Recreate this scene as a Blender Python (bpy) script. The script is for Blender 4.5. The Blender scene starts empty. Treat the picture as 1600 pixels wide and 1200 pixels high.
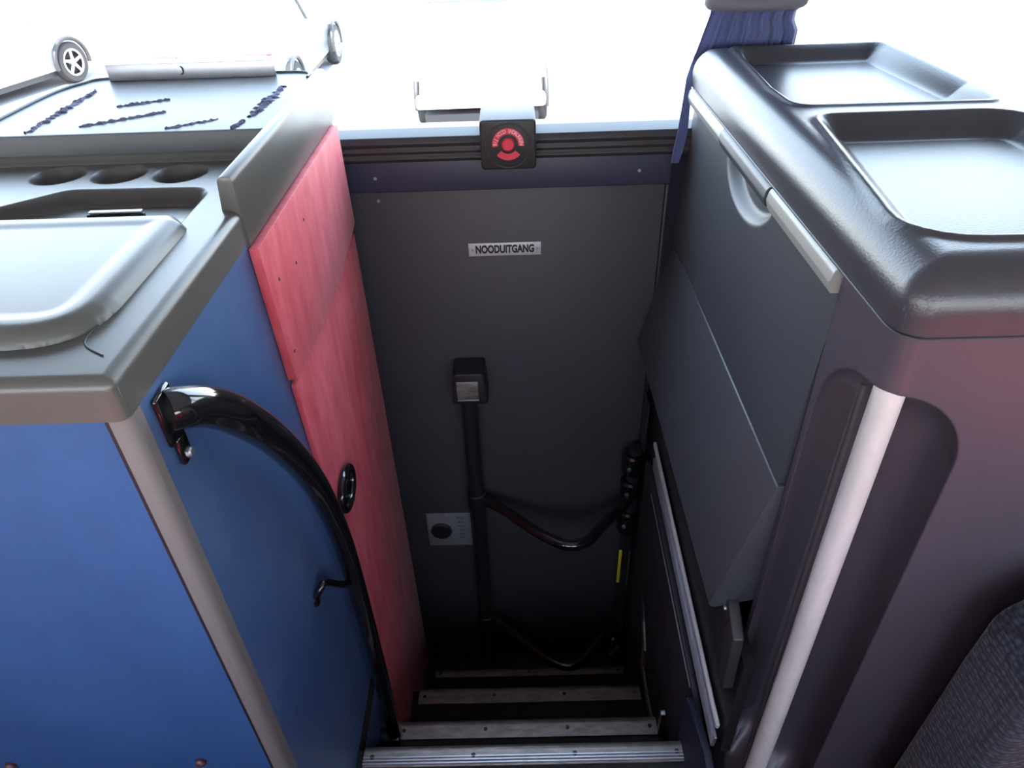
import bpy, bmesh, math, random
import numpy as np
from mathutils import Vector, Matrix
random.seed(7)
S = bpy.context.scene
COL = S.collection

# ------------------------------------------------------------------ camera
cam = bpy.data.cameras.new('camera'); cam_o = bpy.data.objects.new('camera', cam); COL.objects.link(cam_o)
P = np.array([800, 600.]); V = np.array([855, 2090.]); D = np.array([792, -221.])
FPX = math.sqrt(-np.dot(V - P, D - P))
nrm = lambda v: v / np.linalg.norm(v)
_dn = nrm(np.array([*(V - P), FPX])); _y = nrm(np.array([*(D - P), FPX])); _z = -_dn
_x = nrm(np.cross(_y, _z)); _y = np.cross(_z, _x)
R = np.array([_x, _y, _z])
right, down, fwd = R[:, 0], R[:, 1], R[:, 2]
M = Matrix(((right[0], -down[0], -fwd[0], 0), (right[1], -down[1], -fwd[1], 0), (right[2], -down[2], -fwd[2], 1.65), (0, 0, 0, 1)))
cam_o.matrix_world = M
cam.sensor_width = 36; cam.lens = FPX / 1600 * 36; cam.clip_start = 0.02; cam.clip_end = 400
S.camera = cam_o

# ------------------------------------------------------------------ world, exposure
w = bpy.data.worlds.new('sky'); S.world = w; w.use_nodes = True
nt = w.node_tree; nt.nodes.clear()
bg = nt.nodes.new('ShaderNodeBackground'); wo = nt.nodes.new('ShaderNodeOutputWorld')
tc = nt.nodes.new('ShaderNodeTexCoord'); sx = nt.nodes.new('ShaderNodeSeparateXYZ'); cr = nt.nodes.new('ShaderNodeValToRGB')
nt.links.new(tc.outputs['Generated'], sx.inputs[0]); nt.links.new(sx.outputs['Z'], cr.inputs[0])
cr.color_ramp.elements[0].position = 0.0; cr.color_ramp.elements[0].color = (1.0, 1.0, 1.0, 1)
cr.color_ramp.elements[1].position = 0.7; cr.color_ramp.elements[1].color = (0.55, 0.72, 1.0, 1)
e_ = cr.color_ramp.elements.new(.28); e_.color = (.66, .80, 1.0, 1)
nt.links.new(cr.outputs[0], bg.inputs['Color']); bg.inputs['Strength'].default_value = 11.0
nt.links.new(bg.outputs[0], wo.inputs[0])
sun = bpy.data.lights.new('sun', 'SUN'); sun.energy = 34.0; sun.angle = math.radians(4); sun.color = (1, .96, .9)
sun_o = bpy.data.objects.new('sun', sun); COL.objects.link(sun_o)
sun_o.rotation_euler = (math.radians(30), math.radians(3), 0)
S.view_settings.view_transform = 'Standard'; S.view_settings.look = 'None'
S.view_settings.exposure = 0.0; S.view_settings.gamma = 1.0; S.view_settings.use_curve_mapping = False
S.render.film_transparent = False
try:
    S.cycles.use_denoising = True; S.cycles.max_bounces = 10; S.cycles.diffuse_bounces = 6
    S.cycles.transparent_max_bounces = 12; S.cycles.sample_clamp_indirect = 6.0
    S.cycles.caustics_reflective = False; S.cycles.caustics_refractive = False
except Exception: pass

# ------------------------------------------------------------------ materials
def mat(name, col, rough=.5, metal=0., spec=.5, bump=None, mott=None, coat=0., sheen=0., alpha=None):
    """bump=(scale, strength, distance); mott=(scale, colour2, contrast, stretch xyz)"""
    m = bpy.data.materials.new(name); m.use_nodes = True; n = m.node_tree; b = n.nodes['Principled BSDF']
    b.inputs['Base Color'].default_value = (*col, 1); b.inputs['Roughness'].default_value = rough
    b.inputs['Metallic'].default_value = metal; b.inputs['Specular IOR Level'].default_value = spec
    b.inputs['Coat Weight'].default_value = coat; b.inputs['Sheen Weight'].default_value = sheen
    t = n.nodes.new('ShaderNodeTexCoord')
    if mott:
        mp = n.nodes.new('ShaderNodeMapping'); mp.inputs['Scale'].default_value = mott[3]
        ns = n.nodes.new('ShaderNodeTexNoise'); ns.inputs['Scale'].default_value = mott[0]; ns.inputs['Detail'].default_value = 6
        ns.inputs['Roughness'].default_value = .65
        r = n.nodes.new('ShaderNodeValToRGB'); c = mott[2]
        r.color_ramp.elements[0].position = .5 - c; r.color_ramp.elements[1].position = .5 + c
        r.color_ramp.elements[0].color = (*col, 1); r.color_ramp.elements[1].color = (*mott[1], 1)
        n.links.new(t.outputs['Object'], mp.inputs[0]); n.links.new(mp.outputs[0], ns.inputs['Vector'])
        n.links.new(ns.outputs['Fac'], r.inputs[0]); n.links.new(r.outputs[0], b.inputs['Base Color'])
    if bump:
        ns = n.nodes.new('ShaderNodeTexNoise'); ns.inputs['Scale'].default_value = bump[0]; ns.inputs['Detail'].default_value = 3
        bp = n.nodes.new('ShaderNodeBump'); bp.inputs['Strength'].default_value = bump[1]; bp.inputs['Distance'].default_value = bump[2]
        n.links.new(t.outputs['Object'], ns.inputs['Vector']); n.links.new(ns.outputs['Fac'], bp.inputs['Height'])
        n.links.new(bp.outputs[0], b.inputs['Normal'])
    return m
MT = {}
MT['cap'] = mat('grained_black_plastic', (.038, .037, .044), .30, bump=(320, .4, .0007))
MT['moulding'] = mat('grained_lit_moulding', (.060, .050, .064), .32, bump=(320, .3, .0006))  # lighter than the cap: the front's stronger light is put into the colour
MT['frame_dark'] = mat('dark_frame_lining', (.016, .016, .024), .9, spec=.08)
MT['lip'] = mat('pale_grey_lip', (.26, .26, .24), .35)
MT['bin'] = mat('slate_plastic', (.040, .044, .052), .42, bump=(700, .2, .0006), mott=(3, (.05, .054, .062), .2, (1, 1, 1)))
MT['counter'] = mat('grey_counter_plastic', (.075, .075, .067), .33, bump=(500, .12, .0006), mott=(5, (.092, .092, .083), .3, (1, 1, 1)))
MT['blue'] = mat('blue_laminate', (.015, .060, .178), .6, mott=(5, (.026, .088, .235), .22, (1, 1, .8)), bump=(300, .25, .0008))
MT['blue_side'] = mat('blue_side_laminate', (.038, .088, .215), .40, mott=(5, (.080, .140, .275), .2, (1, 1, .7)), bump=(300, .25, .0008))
MT['red'] = mat('red_felt', (.46, .035, .055), .6, mott=(13, (.66, .115, .14), .2, (1, 1.8, .5)), bump=(260, .3, .001), sheen=.1)
MT['red_edge'] = mat('red_board_edge', (.28, .015, .03), .7)
MT['trim'] = mat('grey_corner_trim', (.15, .145, .14), .5)
MT['black'] = mat('gloss_black_paint', (.006, .006, .007), .12, coat=.6)
MT['black_matt'] = mat('matt_black', (.012, .012, .014), .5)
MT['rubber'] = mat('black_rubber', (.028, .026, .028), .45)
MT['door'] = mat('door_grey', (.042, .038, .045), .55, mott=(4, (.05, .045, .052), .3, (1, 1, 1)), bump=(500, .12, .0006))
MT['navy'] = mat('navy_band', (.03, .032, .06), .5)
MT['navy_dark'] = mat('dark_navy_board', (.012, .013, .03), .6)
MT['alu'] = mat('brushed_aluminium', (.45, .46, .50), .38, metal=.85, mott=(40, (.36, .37, .41), .3, (1, 1, 1)))
MT['alu_worn'] = mat('worn_aluminium', (.36, .32, .29), .45, metal=.6, mott=(22, (.18, .155, .14), .18, (1, 3, 3)))
MT['tube'] = mat('satin_silver_tube', (.62, .59, .57), .5, metal=.15, mott=(14, (.50, .48, .47), .12, (1, 1, .5)))
MT['plate'] = mat('sign_aluminium', (.55, .55, .56), .4, metal=.3)
MT['plate_dim'] = mat('info_plate_grey', (.22, .22, .24), .45, metal=.2)
MT['ink'] = mat('black_ink', (.012, .012, .015), .6)
MT['redink'] = mat('red_print', (.62, .03, .06), .5)
MT['carpet'] = mat('dark_step_mat', (.012, .012, .013), .85, bump=(180, .6, .002))
MT['shell'] = mat('interior_grey', (.32, .32, .33), .8)
MT['ceil'] = mat('ceiling_grey', (.42, .42, .42), .9)
MT['darkwall'] = mat('well_side_dark', (.022, .021, .026), .6)
MT['curtain'] = mat('navy_curtain', (.05, .065, .18), .85, sheen=.4, mott=(8, (.07, .085, .2), .3, (1, 1, 1)))
MT['tieback'] = mat('grey_tieback', (.11, .105, .12), .8)
MT['yellow'] = mat('yellow_tape', (.62, .60, .02), .5)
MT['residue'] = mat('adhesive_residue', (.13, .13, .20), .9, spec=.2, bump=(160, 1., .004))  # base lightened and blued for the glare lying on the glue
MT['asphalt'] = mat('asphalt', (.34, .33, .33), .9, mott=(1.2, (.28, .28, .28), .2, (1, 1, 1)))
MT['paint_silver'] = mat('silver_paint', (.55, .57, .6), .25, metal=.3, coat=1)
MT['paint_white'] = mat('white_paint', (.8, .8, .8), .35, coat=1)
MT['car_glass'] = mat('car_glass', (.16, .22, .27), .05, coat=1)
MT['tyre'] = mat('tyre_rubber', (.02, .02, .02), .8)
MT['rim'] = mat('alloy_rim', (.7, .7, .68), .3, metal=.5)
MT['tail'] = mat('tail_lamp', (.5, .02, .03), .2, coat=1)
MT['tail_pale'] = mat('overexposed_tail_lamp', (.78, .40, .42), .2, coat=1)  # lamp red paled to imitate the wash-out of overexposure
MT['seat_piping'] = mat('brown_cap', (.10, .035, .03), .4)

# woven seat cloth
m = mat('dark_woven_cloth', (.012, .014, .024), .9, sheen=.2); MT['cloth'] = m; n = m.node_tree; b = n.nodes['Principled BSDF']
t = n.nodes.new('ShaderNodeTexCoord'); mp = n.nodes.new('ShaderNodeMapping'); mp.inputs['Scale'].default_value = (60, 60, 90)
mp.inputs['Rotation'].default_value = (0, math.radians(25), 0)
vo = n.nodes.new('ShaderNodeTexVoronoi'); vo.inputs['Scale'].default_value = 1.6; vo.inputs['Randomness'].default_value = .45
r = n.nodes.new('ShaderNodeValToRGB'); r.color_ramp.elements[0].color = (.050, .066, .105, 1); r.color_ramp.elements[1].color = (.006, .008, .016, 1)
r.color_ramp.elements[0].position = .15; r.color_ramp.elements[1].position = .6
bp = n.nodes.new('ShaderNodeBump'); bp.inputs['Strength'].default_value = .8; bp.inputs['Distance'].default_value = .003; bp.invert = True
n.links.new(t.outputs['Object'], mp.inputs[0]); n.links.new(mp.outputs[0], vo.inputs['Vector']); n.links.new(vo.outputs['Distance'], r.inputs[0])
n.links.new(r.outputs[0], b.inputs['Base Color']); n.links.new(vo.outputs['Distance'], bp.inputs['Height']); n.links.new(bp.outputs[0], b.inputs['Normal'])
# thin window glass: mostly clear, Fresnel reflection
def glass(name, tint):
    m = bpy.data.materials.new(name); m.use_nodes = True; n = m.node_tree; n.nodes.clear()
    o = n.nodes.new('ShaderNodeOutputMaterial'); tr = n.nodes.new('ShaderNodeBsdfTransparent'); gl = n.nodes.new('ShaderNodeBsdfGlossy')
    lw_ = n.nodes.new('ShaderNodeLayerWeight'); lw_.inputs[0].default_value = .5; pw = n.nodes.new('ShaderNodeMath'); pw.operation = 'POWER'; pw.inputs[1].default_value = 5; n.links.new(lw_.outputs['Facing'], pw.inputs[0]); fr = n.nodes.new('ShaderNodeMath'); fr.operation = 'MULTIPLY_ADD'; fr.inputs[1].default_value = .9; fr.inputs[2].default_value = .03; n.links.new(pw.outputs[0], fr.inputs[0]); mx = n.nodes.new('ShaderNodeMixShader'); gl.inputs['Roughness'].default_value = .02
    tr.inputs[0].default_value = (*tint, 1)
    n.links.new(fr.outputs[0], mx.inputs[0]); n.links.new(tr.outputs[0], mx.inputs[1]); n.links.new(gl.outputs[0], mx.inputs[2]); n.links.new(mx.outputs[0], o.inputs[0])
    return m
MT['glass'] = glass('window_glass', (.96, .98, .97))
# translucent red window curtain
m = bpy.data.materials.new('red_sun_curtain'); m.use_nodes = True; n = m.node_tree; n.nodes.clear(); MT['redcurtain'] = m
o = n.nodes.new('ShaderNodeOutputMaterial'); d_ = n.nodes.new('ShaderNodeBsdfDiffuse'); tl = n.nodes.new('ShaderNodeBsdfTranslucent'); mx = n.nodes.new('ShaderNodeMixShader')
d_.inputs[0].default_value = (.6, .06, .09, 1); tl.inputs[0].default_value = (.75, .10, .14, 1); mx.inputs[0].default_value = .6
n.links.new(d_.outputs[0], mx.inputs[1]); n.links.new(tl.outputs[0], mx.inputs[2]); n.links.new(mx.outputs[0], o.inputs[0])

# ------------------------------------------------------------------ object helpers
def tag(o, label=None, cat=None, group=None, kind=None):
    if label: o['label'] = label
    if cat: o['category'] = cat
    if group: o['group'] = group
    if kind: o['kind'] = kind
    return o
def link(name, me, parent=None):
    o = bpy.data.objects.new(name, me); COL.objects.link(o)
    if parent is not None: o.parent = parent; o.matrix_parent_inverse = parent_inv(parent)
    return o
def world_m(o):
    return o.matrix_basis if o.parent is None else world_m(o.parent) @ o.matrix_parent_inverse @ o.matrix_basis
def parent_inv(p): return world_m(p).inverted()
def empty(name, loc, label=None, cat=None, group=None, kind=None):
    o = bpy.data.objects.new(name, None); COL.objects.link(o); o.location = loc; o.empty_display_size = .05
    return tag(o, label, cat, group, kind)
def build(name, bm, m, parent=None, smooth=False, angle=None):
    bmesh.ops.recalc_face_normals(bm, faces=bm.faces)
    me = bpy.data.meshes.new(name); bm.to_mesh(me); bm.free()
    for q in (m if isinstance(m, (list, tuple)) else [m]): me.materials.append(q)
    if smooth:
        me.polygons.foreach_set('use_smooth', [True] * len(me.polygons))
        if angle is None: angle = 35
        me.set_sharp_from_angle(angle=math.radians(angle))
    return link(name, me, parent)
def box_bm(bm, c, s, bev=0., seg=2, rot=None):
    r = bmesh.ops.create_cube(bm, size=1); vs = r['verts']
    for v in vs: v.co = Vector((v.co.x * s[0], v.co.y * s[1], v.co.z * s[2]))
    if bev:
        es = list({e for v in vs for e in v.link_edges})
        g = bmesh.ops.bevel(bm, geom=es, offset=bev, segments=seg, affect='EDGES', profile=.5)
        vs = list({v for f in g['faces'] for v in f.verts} | {v for v in vs if v.is_valid})
    mm = Matrix.Translation(c) @ (rot.to_4x4() if rot else Matrix.Identity(4))
    for v in vs: v.co = mm @ v.co
    return vs
def box(name, x0, x1, y0, y1, z0, z1, m, parent=None, bev=0., seg=2, rot=None):
    bm = bmesh.new(); box_bm(bm, ((x0 + x1) / 2, (y0 + y1) / 2, (z0 + z1) / 2), (abs(x1 - x0), abs(y1 - y0), abs(z1 - z0)), bev, seg, rot)
    return build(name, bm, m, parent, smooth=bev > 0, angle=50)
def catmull(pts, n=8):
    pts = [Vector(p) for p in pts]; out = []
    for i in range(len(pts) - 1):
        p0 = pts[max(i - 1, 0)]; p1 = pts[i]; p2 = pts[i + 1]; p3 = pts[min(i + 2, len(pts) - 1)]
        for k in range(n):
            t = k / n
            out.append(.5 * ((2 * p1) + (-p0 + p2) * t + (2 * p0 - 5 * p1 + 4 * p2 - p3) * t * t + (-p0 + 3 * p1 - 3 * p2 + p3) * t ** 3))
    out.append(pts[-1]); return out
def tube_bm(bm, pts, r, seg=16, cap=True, sq=1.0, closed=False):
    pts = [Vector(p) for p in pts]; N = len(pts); rs = r if isinstance(r, (list, tuple)) else [r] * N
    up = None; rings = []
    for i, p in enumerate(pts):
        if closed: tg = (pts[(i + 1) % N] - pts[i - 1]).normalized()
        else: tg = (pts[min(i + 1, N - 1)] - pts[max(i - 1, 0)]).normalized()
        if up is None:
            a = Vector((0, 0, 1)) if abs(tg.z) < .9 else Vector((1, 0, 0)); up = (a - tg * a.dot(tg)).normalized()
        else: up = (up - tg * up.dot(tg)).normalized()
        s = tg.cross(up)
        rings.append([bm.verts.new(p + (up * math.cos(2 * math.pi * k / seg) + s * sq * math.sin(2 * math.pi * k / seg)) * rs[i]) for k in range(seg)])
    for i in range(N - (0 if closed else 1)):
        a, b = rings[i], rings[(i + 1) % N]
        for k in range(seg): bm.faces.new((a[k], a[(k + 1) % seg], b[(k + 1) % seg], b[k]))
    if cap and not closed: bm.faces.new(rings[0][::-1]); bm.faces.new(rings[-1])
def tube(name, pts, r, m, parent=None, seg=16, sq=1.0, closed=False):
    bm = bmesh.new(); tube_bm(bm, pts, r, seg, True, sq, closed); return build(name, bm, m, parent, smooth=True, angle=50)
def cyl(name, a, b, r, m, parent=None, seg=20, bev=0.):
    """capped disc / cylinder from a to b with chamfered rim"""
    a, b = Vector(a), Vector(b); d = (b - a).normalized()
    if bev: pts = [a, a, b - d * bev, b]; rs = [r * .999, r, r, r - bev]; pts = [a, a + d * 1e-5, b - d * bev, b]
    else: pts = [a, b]; rs = [r, r]
    bm = bmesh.new(); tube_bm(bm, pts, rs, seg); return build(name, bm, m, parent, smooth=True, angle=30)
def prism(name, poly, axis, a0, a1, m, parent=None, bev=0., seg=2, smooth=True):
    """extrude a 2-D polygon. axis 'x': poly=(y,z); 'y': (x,z); 'z': (x,y)"""
    bm = bmesh.new()
    f = {'x': lambda p, a: (a, p[0], p[1]), 'y': lambda p, a: (p[0], a, p[1]), 'z': lambda p, a: (p[0], p[1], a)}[axis]
    A = [bm.verts.new(f(p, a0)) for p in poly]; B = [bm.verts.new(f(p, a1)) for p in poly]; N = len(poly)
    bm.faces.new(A[::-1]); bm.faces.new(B)
    for i in range(N): bm.faces.new((A[i], A[(i + 1) % N], B[(i + 1) % N], B[i]))
    if bev:
        bmesh.ops.recalc_face_normals(bm, faces=bm.faces)
        bmesh.ops.bevel(bm, geom=list(bm.edges), offset=bev, segments=seg, affect='EDGES', profile=.5)
    return build(name, bm, m, parent, smooth=smooth and bev > 0, angle=40)
def rpoly(pts, r, n=6):
    """round the corners of a 2-D polygon; r number or list"""
    out = []; N = len(pts)
    for i in range(N):
        p = Vector(pts[i]); a = Vector(pts[i - 1]); b = Vector(pts[(i + 1) % N]); rr = r[i] if isinstance(r, (list, tuple)) else r
        if rr <= 0: out.append(tuple(p)); continue
        u = (a - p).normalized(); v = (b - p).normalized(); ang = u.angle(v); t = min(rr / math.tan(ang / 2), .48 * (a - p).length, .48 * (b - p).length)
        s = p + u * t; e = p + v * t
        for k in range(n + 1):
            q = k / n; out.append(tuple(s * (1 - q) ** 2 + p * 2 * q * (1 - q) + e * q * q))
    return out
def sdf(poly, X, Y):
    """signed distance (negative inside) to a polygon, numpy"""
    d = np.full(X.shape, 1e9); ins = np.zeros(X.shape, bool); N = len(poly)
    for i in range(N):
        ax, ay = poly[i]; bx, by = poly[(i + 1) % N]; ex, ey = bx - ax, by - ay; wx, wy = X - ax, Y - ay
        L = ex * ex + ey * ey
        if L < 1e-12: continue
        t = np.clip((wx * ex + wy * ey) / L, 0, 1); d = np.minimum(d, (wx - ex * t) ** 2 + (wy - ey * t) ** 2)
        c = ((ay > Y) != (by > Y)); xx = ex * (Y - ay) / (ey if abs(ey) > 1e-12 else 1e-12) + ax
        ins ^= c & (X < xx)
    d = np.sqrt(d); return np.where(ins, -d, d)
def sstep(t): t = np.clip(t, 0, 1); return t * t * (3 - 2 * t)
def grid_mesh(name, XYZ, m, parent=None, angle=60):
    """XYZ: array (nu, nv, 3)"""
    nu, nv, _ = XYZ.shape; me = bpy.data.meshes.new(name)
    idx = np.arange(nu * nv).reshape(nu, nv)
    q = np.stack([idx[:-1, :-1], idx[1:, :-1], idx[1:, 1:], idx[:-1, 1:]], -1).reshape(-1, 4)
    me.vertices.add(nu * nv); me.vertices.foreach_set('co', XYZ.reshape(-1).astype(np.float32))
    me.loops.add(q.size); me.loops.foreach_set('vertex_index', q.reshape(-1).astype(np.int32))
    me.polygons.add(len(q)); me.polygons.foreach_set('loop_start', (np.arange(len(q)) * 4).astype(np.int32))
    me.update(calc_edges=True); me.materials.append(m)
    me.polygons.foreach_set('use_smooth', [True] * len(q))
    if angle: me.set_sharp_from_angle(angle=math.radians(angle))
    return link(name, me, parent)
def edge_spaced(a, b, n, r):
    """n samples from a to b, denser within r of both ends"""
    k = max(6, n // 8); e = r * (1 - np.cos(np.linspace(0, math.pi / 2, k)))
    mid = np.linspace(a + r, b - r, n)[1:-1]
    return np.concatenate([a + e, mid, (b - e)[::-1]])
def moulded_top(name, x0, x1, y0, y1, ztop, zbot, r, depth, m, parent, nx=120, ny=240, rc=.03, slope=0.):
    xs = edge_spaced(x0, x1, nx, r); ys = edge_spaced(y0, y1, ny, r)
    X, Y = np.meshgrid(xs, ys, indexing='ij')
    cx, cy, hx, hy = (x0 + x1) / 2, (y0 + y1) / 2, (x1 - x0) / 2, (y1 - y0) / 2
    qx, qy = np.abs(X - cx) - hx + rc, np.abs(Y - cy) - hy + rc
    d = np.hypot(np.maximum(qx, 0), np.maximum(qy, 0)) + np.minimum(np.maximum(qx, qy), 0) - rc      # <0 inside
    # clamp outside points on the rounded plan corner
    L = np.hypot(np.maximum(qx, 0), np.maximum(qy, 0)); out = d > 0
    sc = np.where(out, rc / np.maximum(L, 1e-9), 1)
    X2 = np.where(out, cx + np.sign(X - cx) * (hx - rc + np.maximum(qx, 0) * sc), X)
    Y2 = np.where(out, cy + np.sign(Y - cy) * (hy - rc + np.maximum(qy, 0) * sc), Y)
    din = np.clip(-d, 0, r); Z = ztop - (r - np.sqrt(np.maximum(r * r - (r - din) ** 2, 0))) - depth(X, Y)
    # skirt ring
    X3 = np.pad(X2, 1, mode='edge'); Y3 = np.pad(Y2, 1, mode='edge'); Z3 = np.pad(Z, 1, mode='edge')
    Z3[0, :] = Z3[-1, :] = zbot; Z3[:, 0] = Z3[:, -1] = zbot
    return grid_mesh(name, np.stack([X3, Y3, Z3], -1), m, parent, angle=70)
def text(name, body, size, loc, m, parent, rx=90, ext=.0006, align='CENTER', font_scale=1.0, rz=0, bold=0.0, roty=0):
    cu = bpy.data.curves.new(name, 'FONT'); cu.body = body; cu.size = size; cu.extrude = ext; cu.align_x = align; cu.align_y = 'CENTER'; cu.offset = bold
    o = bpy.data.objects.new('tmp', cu); COL.objects.link(o)
    dg = bpy.context.evaluated_depsgraph_get(); me = bpy.data.meshes.new_from_object(o.evaluated_get(dg)); bpy.data.objects.remove(o)
    mm = Matrix.Translation(loc) @ Matrix.Rotation(math.radians(rz), 4, 'Z') @ Matrix.Rotation(math.radians(roty), 4, 'Y') @ Matrix.Rotation(math.radians(rx), 4, 'X') @ Matrix.Diagonal((font_scale, 1, 1, 1))
    me.transform(mm); me.materials.clear(); me.materials.append(m)
    return link(name, me, parent)
def copy_tree(o, parent=None):
    c = o.copy(); COL.objects.link(c)
    if parent is not None: c.parent = parent
    for ch in list(o.children): copy_tree(ch, c)
    return c

# ================================================================== SETTING: bus shell and yard
DY = 1.64       # inner plane of the door
GZ = -1.30      # ground outside
g = box('ground', -60, 60, -60, 90, GZ - .2, GZ, MT['asphalt']); tag(g, 'pale sunlit paved yard outside the bus', kind='structure')
def st(o, label=None): return tag(o, label, kind='structure')
# floor of the bus with the opening of the stairwell
bm = bmesh.new()
for (a, b_, c, d) in [(-3.4, 3.4, -.95, .80), (-3.4, -.40, .80, 1.70), (.40, 3.4, .80, 1.70)]:
    box_bm(bm, ((a + b_) / 2, (c + d) / 2, -.03), (b_ - a, d - c, .06))
st(build('floor', bm, MT['carpet']), 'dark bus floor around the stairwell opening')
st(box('ceiling', -3.4, 3.4, -.97, 1.76, 2.12, 2.18, MT['ceil']), 'pale ceiling of the bus')
for nm, x in (('wall_left', -3.43), ('wall_right', 3.43)):
    st(box(nm, x - .03, x + .03, -.97, 1.76, GZ + .3, 2.15, MT['shell']))
# side wall towards the yard: dark lining below the window sill, header above it
for nm, a, b_ in (('wall_front', -3.4, -.42), ('wall_front', .42, 3.4)):
    st(box(nm, a, b_, 1.68, 1.76, GZ + .3, 1.10, MT['darkwall']))
st(box('wall_front', -3.4, 3.4, 1.68, 1.76, 1.98, 2.14, MT['shell']))
st(box('wall_back', -3.4, 3.4, -.99, -.93, GZ + .3, 1.0, MT['shell'])); st(box('wall_back', -3.4, 3.4, -.99, -.93, 1.72, 2.14, MT['shell']))
w1 = empty('window_1', (0, 1.72, 1.12), 'long side window above the door and cabinets', kind='structure')
box('pane', -3.4, 3.4, 1.717, 1.723, 1.10, 2.0, MT['glass'], w1)
for x in (-1.75, 1.5): box('post', x - .05, x + .05, 1.69, 1.75, 1.08, 2.0, MT['rubber'], w1, bev=.008)
w2 = empty('window_2', (0, -.96, .85), 'side window opposite the stairwell', kind='structure')
box('pane', -3.4, 3.4, -.962, -.958, .99, 1.73, MT['glass'], w2)
for x in (-1.7, 0.0, 1.7): box('post', x - .05, x + .05, -1.0, -.93, .99, 1.73, MT['rubber'], w2, bev=.008)

# ------------------------------------------------------------------ stairwell
stw = empty('staircase', (0, .8, 0), 'stairwell going down to the emergency door', kind='structure')
ZS = [0., -.31, -.58, -.86]; YS = [.813, 1.037, 1.292, 1.532]
for i in range(3):
    box('riser', -.40, .40, YS[i] - .012, YS[i], ZS[i + 1], ZS[i], MT['carpet'], stw)
    box('tread', -.40, .40, YS[i] - .012, YS[i + 1], ZS[i + 1] - .03, ZS[i + 1] - .001, MT['carpet'], stw)
box('riser', -.40, .40, YS[3] - .012, YS[3], -.98, ZS[3], MT['carpet'], stw)
box('tread', -.40, .40, YS[3] - .012, 1.72, -1.02, -.985, MT['carpet'], stw)
def nosing(x0, x1, y, z, wdt, mt, nscrew):
    prof = [(y - wdt, z), (y - wdt, z + .004), (y - .014, z + .006), (y - .004, z + .005), (y + .004, z - .002), (y + .005, z - .030), (y + .001, z - .030), (y + .001, z)]
    o = prism('step_nosing', prof, 'x', x0, x1, mt, stw, bev=.0008, seg=1)
    for k in range(nscrew):
        x = x0 + .02 + (x1 - x0 - .04) * k / (nscrew - 1)
        cyl('screw', (x, y - wdt * .5, z + .002), (x, y - wdt * .5, z + .0075), .0055, MT['black_matt'], o, 10, .001)
    return o
o = nosing(-.385, .352, .818, 0., .045, MT['alu_worn'], 4)
for k in range(3): box('rib', -.385, .352, .778 + k * .007, .781 + k * .007, .005, .0075, MT['alu'], o)
nosing(-.375, .352, 1.042, ZS[1], .05, MT['alu_worn'], 4)
nosing(-.368, .366, 1.297, ZS[2], .052, MT['alu_worn'], 4)
nosing(-.36, .36, 1.537, ZS[3], .03, MT['alu_worn'], 3)
# side walls of the well
box('well_side', -.44, -.402, .60, 1.72, -1.02, -.06, MT['darkwall'], stw)
box('well_side', .372, .40, .80, 1.72, -1.02, -.005, MT['darkwall'], stw)
# metal trims that follow the steps on the right
tr = [(1.55, -.05), (1.36, -.31), (1.305, -.37), (1.302, -.47), (1.215, -.475), (1.12, -.465)]
for i in range(len(tr) - 1):
    (a, z0), (b_, z1) = tr[i], tr[i + 1]; L = math.hypot(b_ - a, z1 - z0); an = math.atan2(z1 - z0, b_ - a)
    bm = bmesh.new(); box_bm(bm, (.368, (a + b_) / 2, (z0 + z1) / 2), (.006, L + .004, .030), .001, 1, Matrix.Rotation(an, 3, 'X'))
    build('edge_trim', bm, MT['rubber'] if i == 0 else MT['alu_worn'], stw)
o = box('corner_bracket', .350, .372, .99, 1.004, -.30, -.20, MT['alu'], stw, bev=.001)
cyl('screw', (.361, .992, -.25), (.361, .987, -.25), .004, MT['black_matt'], o, 10)

# ------------------------------------------------------------------ door
dr = empty('door_1', (0, DY, -.95), 'dark grey inward face of the emergency door', kind='structure')
box('door_panel', -.42, .358, DY, DY + .05, -.97, 1.020, MT['door'], dr, bev=.003)
box('door_frame', .364, .43, DY - .015, DY + .06, -1.0, 1.09, MT['frame_dark'], dr, bev=.004)
box('door_seal', .356, .366, DY - .012, DY + .03, -.98, 1.02, MT['black_matt'], dr, bev=.003)
box('window_band', -.45, .44, DY - .012, DY + .05, 1.018, 1.100, MT['navy'], dr, bev=.004)
prof = [(DY - .02, 1.095), (DY - .024, 1.102), (DY - .018, 1.110), (DY - .023, 1.118), (DY - .018, 1.126), (DY - .024, 1.136), (DY - .016, 1.149), (DY + .03, 1.156), (DY + .09, 1.150), (DY + .09, 1.085), (DY, 1.085)]
prism('window_rubber', prof, 'x', -3.3, 3.3, MT['rubber'], dr, bev=.0015, seg=2)
for x, z in ((-.33, 1.055), (.29, 1.055), (-.33, 1.0)): cyl('screw', (x, DY - .012, z), (x, DY - .015, z), .004, MT['alu'], dr, 10)
box('kick_ledge', -.40, .36, DY - .10, DY + .01, -.985, -.93, MT['darkwall'], dr, bev=.006)

# ================================================================== LEFT CABINET
XL = -.400; YF = .560; YB = 1.60; XW = -.93
lc = empty('service_cabinet', (-.66, 1.08, 0), 'blue cabinet with grey moulded top, cup wells and raised lid, left of stairwell', 'cabinet')
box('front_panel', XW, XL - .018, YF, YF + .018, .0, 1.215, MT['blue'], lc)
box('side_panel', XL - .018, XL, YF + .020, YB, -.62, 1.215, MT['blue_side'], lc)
box('rear_side_panel', XW, XW + .018, YF + .02, YB, 0, 1.215, MT['blue'], lc)
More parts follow.
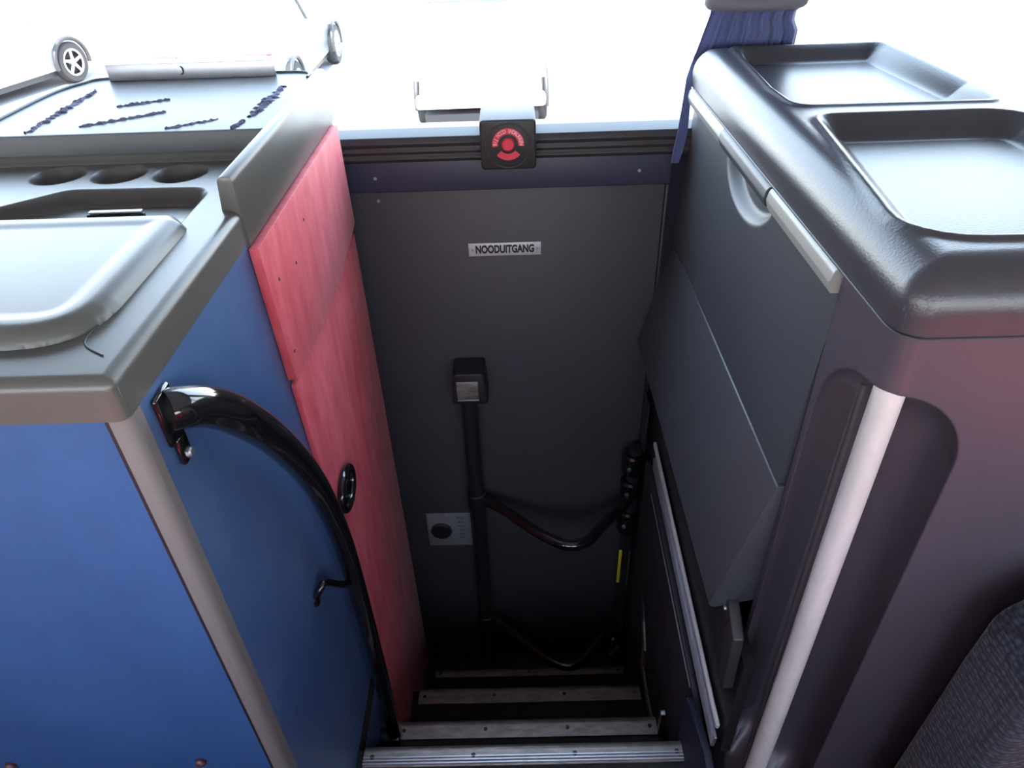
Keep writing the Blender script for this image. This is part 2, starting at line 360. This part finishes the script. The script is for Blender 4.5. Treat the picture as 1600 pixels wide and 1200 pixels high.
# corner trim: quarter round
q = [(XL - .020, YF + .001), (XL - .020, YF - .004)] + [(XL - .012 + .014 * math.sin(a), YF + .010 - .014 * math.cos(a)) for a in np.linspace(0, math.pi / 2, 8)] + [(XL + .002, YF + .022), (XL - .018, YF + .022)]
prism('corner_trim', q, 'z', 0, 1.2045, MT['trim'], lc, smooth=True)
box('trim_seam', XL - .0262, XL - .0202, YF - .0012, YF + .002, 0, 1.2045, MT['black_matt'], lc)
for x in (-.535, -.845):
    cyl('screw_cap', (x, YF, .492), (x, YF - .008, .492), .009, MT['seat_piping'], lc, 14, .003)
# moulded top --------------------------------------------------------
ZT = 1.256
recess = rpoly([(-.470, 1.062), (-.470, .70), (-1.0, .70), (-1.0, .82), (-.78, .995), (-.695, 1.068)], [.035, .03, 0, 0, .05, .04])
cups = [(-.746, 1.137), (-.645, 1.134), (-.543, 1.130)]
def lt_depth(X, Y):
    d = sdf(recess, X, Y); z = .024 * sstep(-(d - .004) / .022)
    for cx, cy in cups:
        rr = np.hypot(X - cx, Y - cy); z = z + .034 * sstep((.044 - rr) / .016)
    return z
moulded_top('countertop', XW - .005, XL + .002, YF - .007, 1.22, ZT, 1.205, .014, lt_depth, MT['counter'], lc, nx=200, ny=240, rc=.012)
# raised side rim behind the step in the lip
rimp = rpoly([(XL - .028, 1.20), (XL + .005, 1.20), (XL + .004, 1.306), (XL - .018, 1.306)], [0, 0, .010, .010], 5)
prism('side_rim', rimp, 'y', .966, YB, MT['counter'], lc, bev=.0015)
# rear platform with the glue residue
pl = prism('rear_platform', rpoly([(XW + .01, 1.200), (XL - .016, 1.200), (XL - .016, YB), (-.86, YB), (XW + .01, 1.53)], [.004, .004, .004, .05, .05]), 'z', 1.22, 1.302, MT['bin'], lc, bev=.003)
cv = [(1.192, 1.302 - .022)] ; 
bm = bmesh.new()   # rounded foot in front of the platform
prf = [(1.200, 1.270), (1.194, 1.266), (1.189, 1.2615), (1.182, 1.2575), (1.182, 1.25), (1.200, 1.25)]
prism('platform_foot', [(p[0] + .002, p[1]) for p in prf], 'x', XW + .02, XL - .03, MT['counter'], lc)
# low rounded bead round the platform
bead = catmull([(XW + .012, 1.20, 1.303), (XW + .014, 1.45, 1.303), (-.89, 1.545, 1.303), (-.84, 1.585, 1.303), (-.60, 1.59, 1.303), (-.44, 1.585, 1.303), (-.42, 1.54, 1.303)], 6)
tube('edge_bead', bead, .0035, MT['bin'], lc, 8)
# upright aluminium strip at the back of the platform
us = box('upright_strip', -.838, -.490, 1.562, 1.566, 1.302, 1.334, MT['alu'], lc, bev=.001)
box('strip_flange', -.838, -.490, 1.566, 1.598, 1.330, 1.334, MT['alu'], us)
tube('keyhole_ring', [(-.685 + .006 * math.cos(a), 1.560, 1.320 + .008 * math.sin(a)) for a in np.linspace(-1.6, 1.2, 8)], .0012, MT['ink'], us, 6)
# glue residue streaks: ragged low crusts
def crust(a, b_, wd, seedn, name='glue_residue'):
    rnd = random.Random(seedn); a = Vector((*a, 1.302)); b_ = Vector((*b_, 1.302)); d = (b_ - a); L = d.length; d.normalize(); s = Vector((-d.y, d.x, 0))
    n = max(14, int(L / .004)); bm = bmesh.new(); prev = None
    for i in range(n + 1):
        t = i / n; ww = wd * (.35 + .65 * math.sin(math.pi * min(1, max(0.02, t)))) * rnd.uniform(.55, 1.3); c = a + d * L * t + s * rnd.uniform(-.25, .25) * wd
        h = rnd.uniform(.0015, .0045)
        ring = [bm.verts.new(c - s * ww / 2), bm.verts.new(c - s * ww * rnd.uniform(.1, .3) + Vector((0, 0, h))), bm.verts.new(c + s * ww * rnd.uniform(.1, .3) + Vector((0, 0, h * rnd.uniform(.5, 1.2)))), bm.verts.new(c + s * ww / 2)]
        if prev:
            for k in range(3): bm.faces.new((prev[k], prev[k + 1], ring[k + 1], ring[k]))
        prev = ring
    o = build(name, bm, MT['residue'], lc); return o
crust((-.822, 1.215), (-.832, 1.49), .016, 1)
crust((-.735, 1.362), (-.650, 1.402), .010, 2)
crust((-.745, 1.24), (-.625, 1.318), .008, 3)
crust((-.588, 1.215), (-.512, 1.262), .011, 4)
crust((-.470, 1.205), (-.462, 1.245), .014, 5)
crust((-.458, 1.27), (-.452, 1.475), .020, 6)
# raised lid with a rolled rim
lidp = rpoly([(-1.05, .932), (-.470, .932), (-.449, .905), (-.449, .612), (-1.05, .612)], [0, .02, .02, .085, 0], 8)
def lid_mesh():
    xs = np.linspace(-1.0, -.440, 170); ys = np.linspace(.604, .962, 120); X, Y = np.meshgrid(xs, ys, indexing='ij')
    d = sdf(lidp, X, Y); r = .024; din = np.clip(-d, 0, r)
    Z = 1.2745 - (r - np.sqrt(np.maximum(r * r - (r - din) ** 2, 0))) - .002 * sstep((-d - .03) / .02)
    Z = np.where(d > 0, 1.2485, Z)
    XX = np.where(X < XW + .012, XW + .012, X)
    return np.stack([XX, Y, Z], -1)
ld = grid_mesh('lid', lid_mesh(), MT['counter'], lc, angle=75)
box('lid_latch', -.600, -.520, .936, .943, 1.250, 1.268, MT['black_matt'], ld, bev=.001)
o = box('lid_latch_plate', -.597, -.523, .937, .945, 1.2685, 1.2715, MT['alu'], ld, bev=.0006)
tube('seam_bead', catmull([(-.452, .70, 1.2565), (-.458, .645, 1.2565), (-.452, .618, 1.2565), (-.425, .598, 1.2565)], 6), .0012, MT['black_matt'], lc, 6)

# ------------------------------------------------------------------ red boards
rb = empty('felt_wall_board', (-.39, 1.27, -.75), 'red felt covered boards lining the left wall of the stairwell', 'wall board')
XR = XL + .014
lowp = [(.983, .955), (1.01, .62), (1.062, -.34), (1.085, -.62), (1.16, -.84), (1.58, -.84), (1.576, 1.0), (1.30, .955), (1.13, .955), (1.02, .91)]
lowp = [(.988, .925), (1.020, .46), (1.062, -.34), (1.075, -.84), (1.585, -.84), (1.577, .945), (1.545, .935), (1.42, .975), (1.28, 1.0), (1.12, .985)]
prism('lower_board', [(.984, .930), (1.020, .46), (1.062, -.34), (1.075, -.84), (1.585, -.84), (1.577, .940), (1.500, .930), (1.38, .915), (1.20, .925), (1.06, .935)], 'x', XL + .001, XR - .003, MT['red'], rb, bev=.002)
up = prism('upper_board', [(.962, 1.198), (.978, .945), (1.04, .934), (1.18, .926), (1.36, .930), (1.50, .950), (1.577, .968), (1.568, 1.198)], 'x', XL + .001, XR + .003, MT['red'], rb, bev=.002)
for y, z in ((1.013, 1.12), (1.11, 1.10), (1.0, .99), (1.20, 1.14)):
    cyl('nail_hole', (XR + .0028, y, z), (XR + .0036, y, z), .0032, MT['ink'], up, 8)
# oval pull ring
rg = tube('pull_ring', [(XR + .006, 1.090 + .052 * math.cos(a), .575 + .040 * math.sin(a)) for a in np.linspace(0, 2 * math.pi, 36, endpoint=False)], .009, MT['black'], rb, 10, closed=True)
cyl('ring_plate', (XR - .003, 1.090, .575), (XR + .001, 1.090, .575), .040, MT['black'], rb, 28)

# ------------------------------------------------------------------ left grab rail
gr = empty('grab_rail', (-.36, .96, -.2), 'curved glossy black grab rail bolted to the blue cabinet side', 'handrail')
path = catmull([(-.397, .616, 1.168), (-.386, .630, 1.162), (-.374, .662, 1.138), (-.362, .704, 1.088), (-.360, .778, .986), (-.360, .855, .850), (-.360, .902, .726), (-.360, .937, .58), (-.360, .950, .396), (-.360, .957, .117), (-.360, .958, -.06), (-.362, .958, -.22)], 8)
rl = [float(v) for v in np.interp(np.linspace(0, 1, len(path)), [0, .3, .6, 1], [.0250, .0260, .0205, .018])]
tube('rail_tube', path, rl, MT['black'], gr, 20)
box('wall_flange', -.4, -.393, .600, .640, 1.126, 1.194, MT['black'], gr, bev=.004)
f_ = box('flange_foot', -.4, -.391, .608, .632, 1.092, 1.132, MT['black'], gr, bev=.004)
cyl('screw', (-.391, .620, 1.104), (-.386, .620, 1.104), .007, MT['alu'], f_, 12, .002)
tube('stay_bracket', catmull([(-.397, .832, .545), (-.386, .842, .562), (-.382, .858, .556), (-.370, .915, .475), (-.362, .940, .462), (-.360, .948, .50)], 5), .0075, MT['black'], gr, 10)
cyl('stay_foot', (-.4, .836, .535), (-.394, .836, .535), .014, MT['black'], gr, 14, .002)
box('foot_bracket', -.4, -.345, .935, .975, -.245, -.20, MT['black'], gr, bev=.004)

# ================================================================== RIGHT UNIT
rc_ = empty('waste_bin_cabinet', (.62, 1.15, 0), 'dark plastic cabinet with two top trays and tilting bin flap, right of stairwell', 'cabinet')
XC = .397; YC = .620; ZSEAM = 1.240
trayA = rpoly([(.462, 1.195), (.455, 1.30), (.472, 1.640), (.778, 1.640), (.800, 1.31), (.780, 1.19)], [.03, .02, .035, .04, .03, .02])
trayB = rpoly([(.425, .700), (.474, 1.135), (.785, 1.135), (.800, .690)], [.07, .035, .07, .07])
def cap_depth(X, Y):
    a = sdf(trayA, X, Y); b_ = sdf(trayB, X, Y)
    z = .030 * sstep(-(a - .004) / .040) + .030 * sstep(-(b_ - .004) / .045)
    z = z - .004 * np.exp(-((np.minimum(a, b_) - .006) / .007) ** 2)
    return z
moulded_top('top_cap', XC - .003, .835, YC - .003, 1.68, 1.312, ZSEAM - .006, .052, cap_depth, MT['cap'], rc_, nx=190, ny=400, rc=.035)
sm_ = [(XC - .004, 1.60), (XC - .004, YC + .035), (XC + .008, YC + .008), (XC + .035, YC - .004), (.83, YC - .004)]
tube('cap_seam', [(x, y, ZSEAM - .005) for x, y in rpoly([(XC - .004, 1.60), (XC - .004, YC - .004), (.83, YC - .004), (.83, 1.60)], [0, .036, 0, 0], 10)[:-1]], .0016, MT['bin'], rc_, 6)
# body moulding: front column with the scooped grip channel. plan section swept in z
def column():
    zs = np.concatenate([np.linspace(0, 1.02, 40), np.linspace(1.025, 1.238, 110)])
    cx, cy = .405, .632
    rows = []
    u = np.linspace(0, 1, 260)
    for z in zs:
        vt = max(0, (z - 1.042) / .118); vb = max(0, (.26 - z) / .10)
        # base outline (rounded corner) from side wall to front wall
        pts = []
        for t in u:
            if t < .35: p = (XC, .768 - (.768 - YC - .03) * t / .35)
            elif t < .5:
                a = (t - .35) / .15 * math.pi / 2; p = (XC + .03 - .03 * math.cos(a), YC + .03 - .03 * math.sin(a))
            else: p = (XC + .03 + (.84 - XC - .03) * ((t - .5) / .5) ** 1.6, YC)
            pts.append(p)
        out = []
        for (x, y) in pts:
            # concave scoop: push points out of an ellipse centred at the corner, smooth shoulder
            dx, dy = (x - cx), (y - cy); ra, rb_ = .112, .124
            r2 = (dx / ra) ** 2 + (dy / rb_) ** 2 + vt * vt + vb * vb
            if r2 < 1:
                depth = (1 - r2) ** .8 * (1 - math.exp(-(1 - r2) / .06)) * .115
                x2, y2 = x + depth * .70, y + depth * .72
                out.append((x2, y2, z))
            else: out.append((x, y, z))
        rows.append(out)
    return np.array(rows)
grid_mesh('front_moulding', column(), MT['moulding'], rc_, angle=0)
box('moulding_side', XC + .001, XC + .06, .763, .772, 0, 1.238, MT['cap'], rc_)
tb = tube('grip_tube', [(.4245, .642, .10), (.4235, .642, .6), (.4205, .643, 1.188)], .0175, MT['tube'], rc_, 24)
tube('tube_seal', [(.408, .654, .10), (.4025, .654, .6), (.396, .655, 1.150)], .0035, MT['rubber'], tb, 8)
# inner carcass behind the flap
box('carcass', .44, .83, .775, 1.66, .0, 1.235, MT['black_matt'], rc_)
# upper flap: grid in (y, z) with a finger scoop
FY0, FY1 = .776, 1.632
def flap_upper():
    ys = np.linspace(FY0, FY1, 220); zs = np.linspace(.872, 1.222, 110); Y, Z = np.meshgrid(ys, zs, indexing='ij')
    X = .388 + (Z - .872) / .35 * .016
    e = np.hypot((Y - 1.195) / .150, (Z - 1.21) / (.085)); X = X + .022 * sstep((1 - e) / .25)
    # fold over the edges
    XX = np.pad(X, 1, mode='edge'); YY = np.pad(Y, 1, mode='edge'); ZZ = np.pad(Z, 1, mode='edge')
    XX[0, :] += .012; XX[-1, :] += .012; XX[:, 0] += .012; XX[:, -1] += .012
    return np.stack([XX, YY, ZZ], -1)
fu = grid_mesh('upper_flap', flap_upper(), MT['bin'], rc_, angle=50)
# lower flap: bulging chute with bevelled shape
lp = [(.386, .868), (.321, .580), (.324, .573), (.332, .570), (.440, .600), (.440, .868)]
lf = prism('lower_flap', lp, 'y', .772, FY1 - .008, MT['bin'], rc_, bev=.003)
# rolled grip lip in three lengths
def lip(y0, y1, m_, dx=0., h=.033, name='grip_lip'):
    pr = rpoly([(.390 + dx, 1.233 - h), (.385 + dx, 1.216), (.389 + dx, 1.234), (.408, 1.236), (.410, 1.200)], [.003, .007, .010, .003, .003], 5)
    return prism(name, pr, 'y', y0, y1, m_, fu, bev=.0008, seg=1)
lip(.778, 1.045, MT['lip']); lip(1.048, 1.340, MT['bin'], -.003, .030); lip(1.343, FY1, MT['lip'])
# hinge bracket under the flap
hb = prism('hinge_bracket', [(.705, .42), (.712, .56), (.765, .592), (.80, .592), (.80, .50), (.745, .40)], 'x', .352, .372, MT['rubber'], rc_, bev=.003)
cyl('screw', (.352, .77, .572), (.348, .77, .572), .005, MT['alu'], hb, 10)
# lower panel under the flap with its ribbed aluminium edge
lw = empty('lower_side_panel', (.38, 1.1, -.2), 'dark kick panel with a ribbed aluminium edge strip under the bin flap', 'panel')
prism('panel_board', [(.70, .10), (.86, .15), (1.46, .215), (1.54, .215), (1.54, -.22), (.70, -.22)], 'x', .362, .376, MT['darkwall'], lw, bev=.002)
prism('inner_board', [(.70, .20), (.70, .50), (1.62, .58), (1.62, .22)], 'x', .378, .398, MT['black_matt'], lw)
# ribbed strip: sloping bar with raised ribs
def bar(name, a, b_, sx_, sz_, m_, parent, bev=.001):
    a, b_ = Vector(a), Vector(b_); L = (b_ - a).length; an = math.atan2(b_.z - a.z, b_.y - a.y)
    bm = bmesh.new(); box_bm(bm, (a + b_) / 2, (sx_, L, sz_), bev, 1, Matrix.Rotation(an, 3, 'X')); return build(name, bm, m_, parent, smooth=True, angle=30)
rs = bar('ribbed_strip', (.362, .700, .235), (.362, 1.44, .300), .006, .040, MT['alu'], lw)
for k in range(5):
    dz = -.015 + k * .0075; bar('rib', (.3585, .702, .235 + dz), (.3585, 1.438, .300 + dz), .002, .003, MT['alu'], rs, .0004)
bar('white_strip', (.367, .712, .270), (.367, 1.480, .332), .008, .016, MT['tube'], lw, .002)
bar('thin_strip', (.361, .870, .140), (.361, 1.43, .185), .003, .006, MT['alu'], lw)
prism('front_flange', [(.66, -.25), (.66, .19), (.70, .20), (.84, .155), (.84, -.25)], 'x', .345, .362, MT['navy_dark'], lw, bev=.003)

# ================================================================== things on the door
sg = box('sign_plate', -.1235, .059, DY - .0035, DY - .0005, .842, .877, MT['plate'], bev=.0008)
tag(sg, 'small silver metal plate reading NOODUITGANG on the grey door', 'sign')
text('lettering', 'NOODUITGANG', .0285, (-.032, DY - .0042, .8595), MT['ink'], sg, bold=.0012, font_scale=.68)
for x in (-.114, .050): cyl('rivet', (x, DY - .0035, .8595), (x, DY - .0055, .8595), .003, MT['alu'], sg, 10)
# emergency button
eb = empty('emergency_button', (-.013, DY - .02, 1.13), 'black box with a red round emergency button on the window sill', 'emergency button')
BX, BZ, BYF = -.0145, 1.142, 1.575
bxp = rpoly([(BX - .062, 1.085), (BX + .062, 1.085), (BX + .062, 1.195), (BX - .062, 1.195)], .010, 5)
prism('housing', bxp, 'y', BYF, 1.695, MT['black_matt'], eb, bev=.004, seg=3)
tube('dial_ring', [(BX + .049 * math.cos(a), BYF - .0005, BZ - .003 + .049 * math.sin(a)) for a in np.linspace(0, 2 * math.pi, 40, endpoint=False)], .0020, MT['rubber'], eb, 8, closed=True)
cyl('red_button', (BX, BYF + .001, BZ), (BX, BYF - .006, BZ), .0145, MT['redink'], eb, 28, .003)
MT['pinkink'] = mat('pink_lettering', (.85, .42, .46), .5)
def arc_band(a0, a1, r0, r1, nm):
    n_ = 24; A = [(BX + r1 * math.cos(a), BZ + r1 * math.sin(a)) for a in np.linspace(a0, a1, n_)]; B = [(BX + r0 * math.cos(a), BZ + r0 * math.sin(a)) for a in np.linspace(a1, a0, n_)]
    return prism(nm, A + B, 'y', BYF - .0012, BYF + .0005, MT['redink'], eb)
arc_band(math.radians(222), math.radians(318), .021, .035, 'red_arc')
ab_ = arc_band(math.radians(-8), math.radians(188), .0225, .0355, 'lettering_band')
wd = 'BIJ NOOD INDRUKKEN'
for i, ch in enumerate(wd):
    if ch == ' ': continue
    a = math.radians(184 - 188 * (i + .5) / len(wd))
    text('letter', ch, .0115, (BX + .0290 * math.cos(a), BYF - .0014, BZ + .0290 * math.sin(a)), MT['pinkink'], ab_, rx=90, roty=90 - math.degrees(a), bold=.0003, ext=.0004, font_scale=.8)
# info plate
ip = box('info_plate', -.330, -.182, DY - .003, DY - .0005, -.252, -.094, MT['plate_dim'], bev=.0008)
tag(ip, 'grey instruction plate with a black dial low on the door', 'sign')
cyl('dial', (-.284, DY - .003, -.177), (-.284, DY - .012, -.177), .036, MT['black_matt'], ip, 28, .004)
for k in range(6):
    text('text_line', ['IIIIIIIII', 'IIIIIII', 'IIIIIIIII', 'IIIIIII', 'IIIIIIII', 'IIIIII'][k], .011, (-.215, DY - .0036, -.118 - .019 * k), MT['ink'], ip)
for x in (-.322, -.262): cyl('rivet', (x, DY - .003, -.103), (x, DY - .005, -.103), .003, MT['alu'], ip, 8)

# door grab rail with two swinging arms
dg_ = empty('door_grab_rail', (-.15, DY - .04, -.9), 'black post with two curved arms on the lower door', 'handrail')
tube('post', [(-.150, DY - .045, -.90), (-.150, DY - .045, .44)], .0225, MT['black_matt'], dg_, 18)
sk = prism('top_socket', rpoly([(-.192, .428), (-.092, .428), (-.100, .532), (-.186, .532)], .012), 'y', DY - .085, DY, MT['black_matt'], dg_, bev=.005)
box('socket_face', -.178, -.118, DY - .089, DY - .084, .450, .508, MT['alu_worn'], sk, bev=.002)
box('face_edge', -.178, -.118, DY - .091, DY - .087, .444, .449, MT['alu'], sk, bev=.001)
for zz in (.015, -.615):
    ap = catmull([(-.135, DY - .045, zz), (-.06, DY - .10, zz), (.03, DY - .185, zz), (.10, DY - .235, zz), (.145, DY - .245, zz), (.19, DY - .225, zz), (.24, DY - .165, zz), (.30, DY - .10, zz), (.325, DY - .07, zz)], 6)
    ar = tube('curved_arm', ap, .0165, MT['black'], dg_, 14)
    cyl('arm_collar', (-.150, DY - .045, zz - .03), (-.150, DY - .045, zz + .03), .029, MT['black_matt'], ar, 18, .003)
# door mechanism
dm = empty('door_mechanism', (.33, DY - .05, -.5), 'black hinge column with clamps and a yellow marked strip at the door edge', 'door hinge')
tube('hinge_column', [(.338, DY - .05, -.93), (.338, DY - .05, .22)], .020, MT['black_matt'], dm, 14)
for z0, z1, r_ in ((.13, .20, .036), (.03, .09, .034), (-.13, -.04, .036), (-.74, -.66, .036)):
    c = cyl('clamp', (.335, DY - .05, z0), (.335, DY - .05, z1), r_, MT['black'], dm, 16, .006)
    cyl('bolt', (.318, DY - .092, (z0 + z1) / 2), (.316, DY - .085, (z0 + z1) / 2), .006, MT['alu'], c, 8)
box('yellow_strip', .312, .322, DY - .075, DY - .072, -.385, -.215, MT['yellow'], dm, bev=.001)
box('grey_strip', .346, .349, DY - .075, DY - .072, -.40, -.215, MT['alu_worn'], dm)
bm = bmesh.new(); box_bm(bm, (.325, DY - .08, -.785), (.014, .006, .07), .002, 1, Matrix.Rotation(math.radians(28), 3, 'Y')); build('lever', bm, MT['alu'], dm)
box('upper_plate', .352, .356, DY - .10, DY - .03, .24, .42, MT['rubber'], dm, bev=.002)

# ================================================================== curtain, seat
cu = empty('window_curtain', (.52, 1.655, 1.1), 'navy curtain gathered by a tie beside the right-hand cabinet', 'curtain')
def curtain():
    # rows: z, x-left, x-right
    prof = [(1.08, .356, .372), (1.11, .358, .380), (1.16, .366, .386), (1.215, .378, .393), (1.245, .384, .395), (1.27, .400, .43), (1.295, .410, .62), (1.33, .420, .622), (1.352, .427, .610), (1.37, .432, .612), (1.385, .432, .630), (1.40, .432, .650), (1.45, .425, .68), (1.55, .42, .70), (1.75, .41, .76), (1.97, .40, .80)]
    zs = np.concatenate([np.linspace(1.08, 1.45, 60), np.linspace(1.47, 1.97, 30)]); a = np.interp(zs, [p[0] for p in prof], [p[1] for p in prof]); b_ = np.interp(zs, [p[0] for p in prof], [p[2] for p in prof])
    u = np.linspace(0, 1, 110); out = []
    for z, l, r_ in zip(zs, a, b_):
        w_ = r_ - l; amp = .010 + .006 * math.sin(z * 9)
        y0 = float(np.interp(z, [1.15, 1.24, 1.27], [1.600, 1.655, 1.695])); am = min(1, w_ / .15); y0 = min(y0, 1.697)
        out.append([(l + w_ * t + .003 * am * math.sin(t * 41 + z * 3), y0 + am * (amp * math.sin(t * 38 + 1.2 * math.sin(z * 5)) * .7 + .003 * math.sin(t * 90)), z) for t in u])
    return np.array(out)
c_ = grid_mesh('cloth', curtain(), MT['curtain'], cu, angle=0)
sm = c_.modifiers.new('thickness', 'SOLIDIFY'); sm.thickness = .002
tube('tie_band', [(.523 + .096 * math.cos(a), 1.692 + .016 * math.sin(a), 1.392 + .004 * math.sin(a)) for a in np.linspace(0, 2 * math.pi, 40, endpoint=False)], .015, MT['tieback'], cu, 10, closed=True)

seat = empty('bus_seat', (.86, .46, 0), 'bus seat in dark woven cloth in front of the right-hand cabinet', 'seat')
sp = rpoly([(.600, .05), (.612, .72), (.618, .83), (.690, .905), (1.10, .93), (1.10, .05)], [.02, .02, .06, .06, .06, .02], 6)
prism('backrest', sp, 'y', .455, .575, MT['cloth'], seat, bev=.018, seg=4)
box('backrest_strap', .628, 1.10, .447, .457, .52, .57, MT['black_matt'], seat, bev=.003)
box('seat_cushion', .62, 1.10, -.0, .46, .28, .42, MT['cloth'], seat, bev=.03, seg=3)
for x in (.68, 1.04):
    for y in (.05, .40): box('leg', x - .02, x + .02, y - .02, y + .02, 0, .29, MT['black_matt'], seat)

# unseen red seats added across the aisle: their sunlit cloth tints the cabinets
MT['red_cloth'] = mat('red_seat_cloth', (.62, .05, .08), .9)
def red_seat(x):
    r = empty('added_red_seat', (x, -.50, 0), 'red cloth seat added unseen across the aisle to tint the cabinets', 'seat', 'added red seats across the aisle')
    box('seat_cushion', x - .42, x + .06, -.90, -.10, .34, .50, MT['red_cloth'], r, bev=.03, seg=3)
    box('backrest', x + .04, x + .16, -.90, -.10, .40, 1.12, MT['red_cloth'], r, bev=.04, seg=3)
    for yy in (-.75, -.25): box('leg', x - .22, x - .18, yy - .02, yy + .02, 0, .36, MT['black_matt'], r)
for x in (-2.2, -1.45, -.7, .05, .8, 1.55, 2.3): red_seat(x)

# ================================================================== cars outside
def make_car(label, paint, L=4.5, W=1.82, H=1.43, hatch=False, loc=(0, 0), rz=0.):
    root = empty('parked_car', (0, 0, 0), label, 'car')
    yr = -L / 2
    # side profile (y along the car, rear at -L/2): lower body
    lo = rpoly([(yr + .02, .42), (yr - .02, .62), (yr + .05, .95), (yr + (.12 if hatch else .75), 1.0), (L / 2 - 1.3, .98), (L / 2 - .25, .80), (L / 2, .60), (L / 2 - .03, .25), (yr + .10, .40 if hatch else .24)], [.05, .05, .08, .08, .2, .12, .1, .06, .06], 5)
    # subdivide the side section and taper its width with height (tumblehome)
    def shell(name, poly, w0, w1, z0, z1, m_, parent, bev=.05):
        bm = bmesh.new(); N = len(poly); A = []; B = []
        for (y, z) in poly:
            t = (z - z0) / (z1 - z0); wd_ = w0 + (w1 - w0) * t; pl_ = 1 - .10 * max(0, abs(y) / (L / 2)) ** 4
            A.append(bm.verts.new((-wd_ / 2 * pl_, y, z))); B.append(bm.verts.new((wd_ / 2 * pl_, y, z)))
        bm.faces.new(A[::-1]); bm.faces.new(B)
        for i in range(N): bm.faces.new((A[i], A[(i + 1) % N], B[(i + 1) % N], B[i]))
        bmesh.ops.recalc_face_normals(bm, faces=bm.faces)
        es = [e for e in bm.edges if len(e.link_faces) == 2 and ((len(e.link_faces[0].verts) > 4) != (len(e.link_faces[1].verts) > 4))]
        bmesh.ops.bevel(bm, geom=es, offset=bev, segments=3, affect='EDGES', profile=.5)
        return build(name, bm, m_, parent, smooth=True, angle=40)
    body = shell('body', lo, W, W * .94, .2, 1.0, paint, root)
    r0 = yr + (.10 if hatch else .55); r1 = yr + (.45 if hatch else 1.15)
    gp = rpoly([(r0, .97), (r1, H - .03), (L / 2 - 2.2, H - .03), (L / 2 - 1.25, .96)], [.03, .15, .2, .03], 5)
    shell('cabin_glass', gp, W * .90, W * .70, .97, H, MT['car_glass'], root, .04)
    rp = rpoly([(r1 - .06, H - .06), (r1 + .03, H), (L / 2 - 2.3, H), (L / 2 - 2.12, H - .06)], .02, 3)
    shell('roof', rp, W * .72, W * .69, H - .06, H, paint, root, .015)
    for s in (-1, 1):
        for yy, dy in ((r0 + .02, r1), (L / 2 - 1.3, L / 2 - 2.15)):
            tube('pillar', [(s * W * .445, yy, .98), (s * W * .352, dy, H - .03)], .035, paint, root, 8)
        tube('pillar', [(s * W * .448, -.1, .98), (s * W * .36, -.15, H - .03)], .03, MT['rubber'], root, 8)
        box('side_mirror', s * (W / 2 + .04) - .09, s * (W / 2 + .04) + .09, L / 2 - 1.45, L / 2 - 1.33, .98, 1.10, paint, root, bev=.03)
        box('door_handle', s * W * .478 - .015, s * W * .478 + .015, -.55, -.38, .84, .87, MT['alu'], root, bev=.01)
        if hatch: box('tail_light', s * W * .44 - .05, s * W * .44 + .05, yr - .02, yr + .10, .74, 1.00, MT['tail_pale'], root, bev=.02)
        else: box('tail_light', s * W * .35 - .20, s * W * .35 + .20, yr - .03, yr + .15, .80, .94, MT['tail'], root, bev=.03)
        for yy in (yr + .82, L / 2 - .88):
            wx = s * (W / 2 - .10)
            bm = bmesh.new(); prof_ = [(-.10, .20), (-.10, .30), (-.07, .325), (.07, .325), (.10, .30), (.10, .20)]
            # tyre by revolving a section about the axle
            n_ = 28; rings = []
            for k in range(n_):
                a = 2 * math.pi * k / n_; rings.append([bm.verts.new((wx + p[0], yy + p[1] * math.cos(a), .325 + p[1] * math.sin(a))) for p in prof_])
            for k in range(n_):
                A, B = rings[k], rings[(k + 1) % n_]
                for j in range(6): bm.faces.new((A[j], A[(j + 1) % 6], B[(j + 1) % 6], B[j]))
            wh = build('wheel', bm, MT['tyre'], root, smooth=True, angle=40)
            cyl('hub', (wx - .09, yy, .325), (wx + s * .085, yy, .325), .05, MT['rim'], wh, 12)
            cyl('brake_disc', (wx, yy, .325), (wx + s * .02, yy, .325), .20, MT['tyre'], wh, 20)
            tube('rim_ring', [(wx + s * .09, yy + .205 * math.cos(a), .325 + .205 * math.sin(a)) for a in np.linspace(0, 2 * math.pi, 24, endpoint=False)], .018, MT['rim'], wh, 8, closed=True)
            for k in range(5):
                a = 2 * math.pi * k / 5 + .3
                tube('spoke', [(wx + s * .085, yy + .03 * math.cos(a), .325 + .03 * math.sin(a)), (wx + s * .09, yy + .20 * math.cos(a), .325 + .20 * math.sin(a))], [.028, .022], MT['rim'], wh, 6)
            # dark ring standing in for the shadow in the wheel arch gap
            tube('arch_shadow_ring', [(s * W * .492, yy + .37 * math.cos(a), .34 + .37 * math.sin(a)) for a in np.linspace(-.2, math.pi + .2, 18)], .035, MT['rubber'], root, 8)
    box('rear_window', -W * .33, W * .33, yr + (.12 if hatch else .6), yr + (.16 if hatch else .66), 1.0, 1.08, MT['car_glass'], root)
    box('licence_plate', -.26, .26, yr - .045, yr - .02, .60, .71, MT['paint_white'], root)
    box('rear_bumper', -W * .47, W * .47, yr - .06, yr + .12, .40, .56, paint, root, bev=.04)
    box('underbody', -W * .42, W * .42, yr + .1, L / 2 - .6, .16, .30, MT['rubber'], root)
    root.location = (loc[0], loc[1], GZ); root.rotation_euler = (0, 0, math.radians(rz))
    return root
make_car('silver saloon with red tail lights outside, behind the blue cabinet', MT['paint_silver'], 4.6, 1.84, 1.44, False, (-4.11, 12.73), 0)
make_car('pale car with alloy wheel at the far left outside', MT['paint_silver'], 4.6, 1.82, 1.42, False, (-8.9, 12.18), -16)
make_car('white hatchback outside, seen through the window above the door', MT['paint_white'], 4.0, 1.76, 1.62, True, (-.45, 11.4), 1)
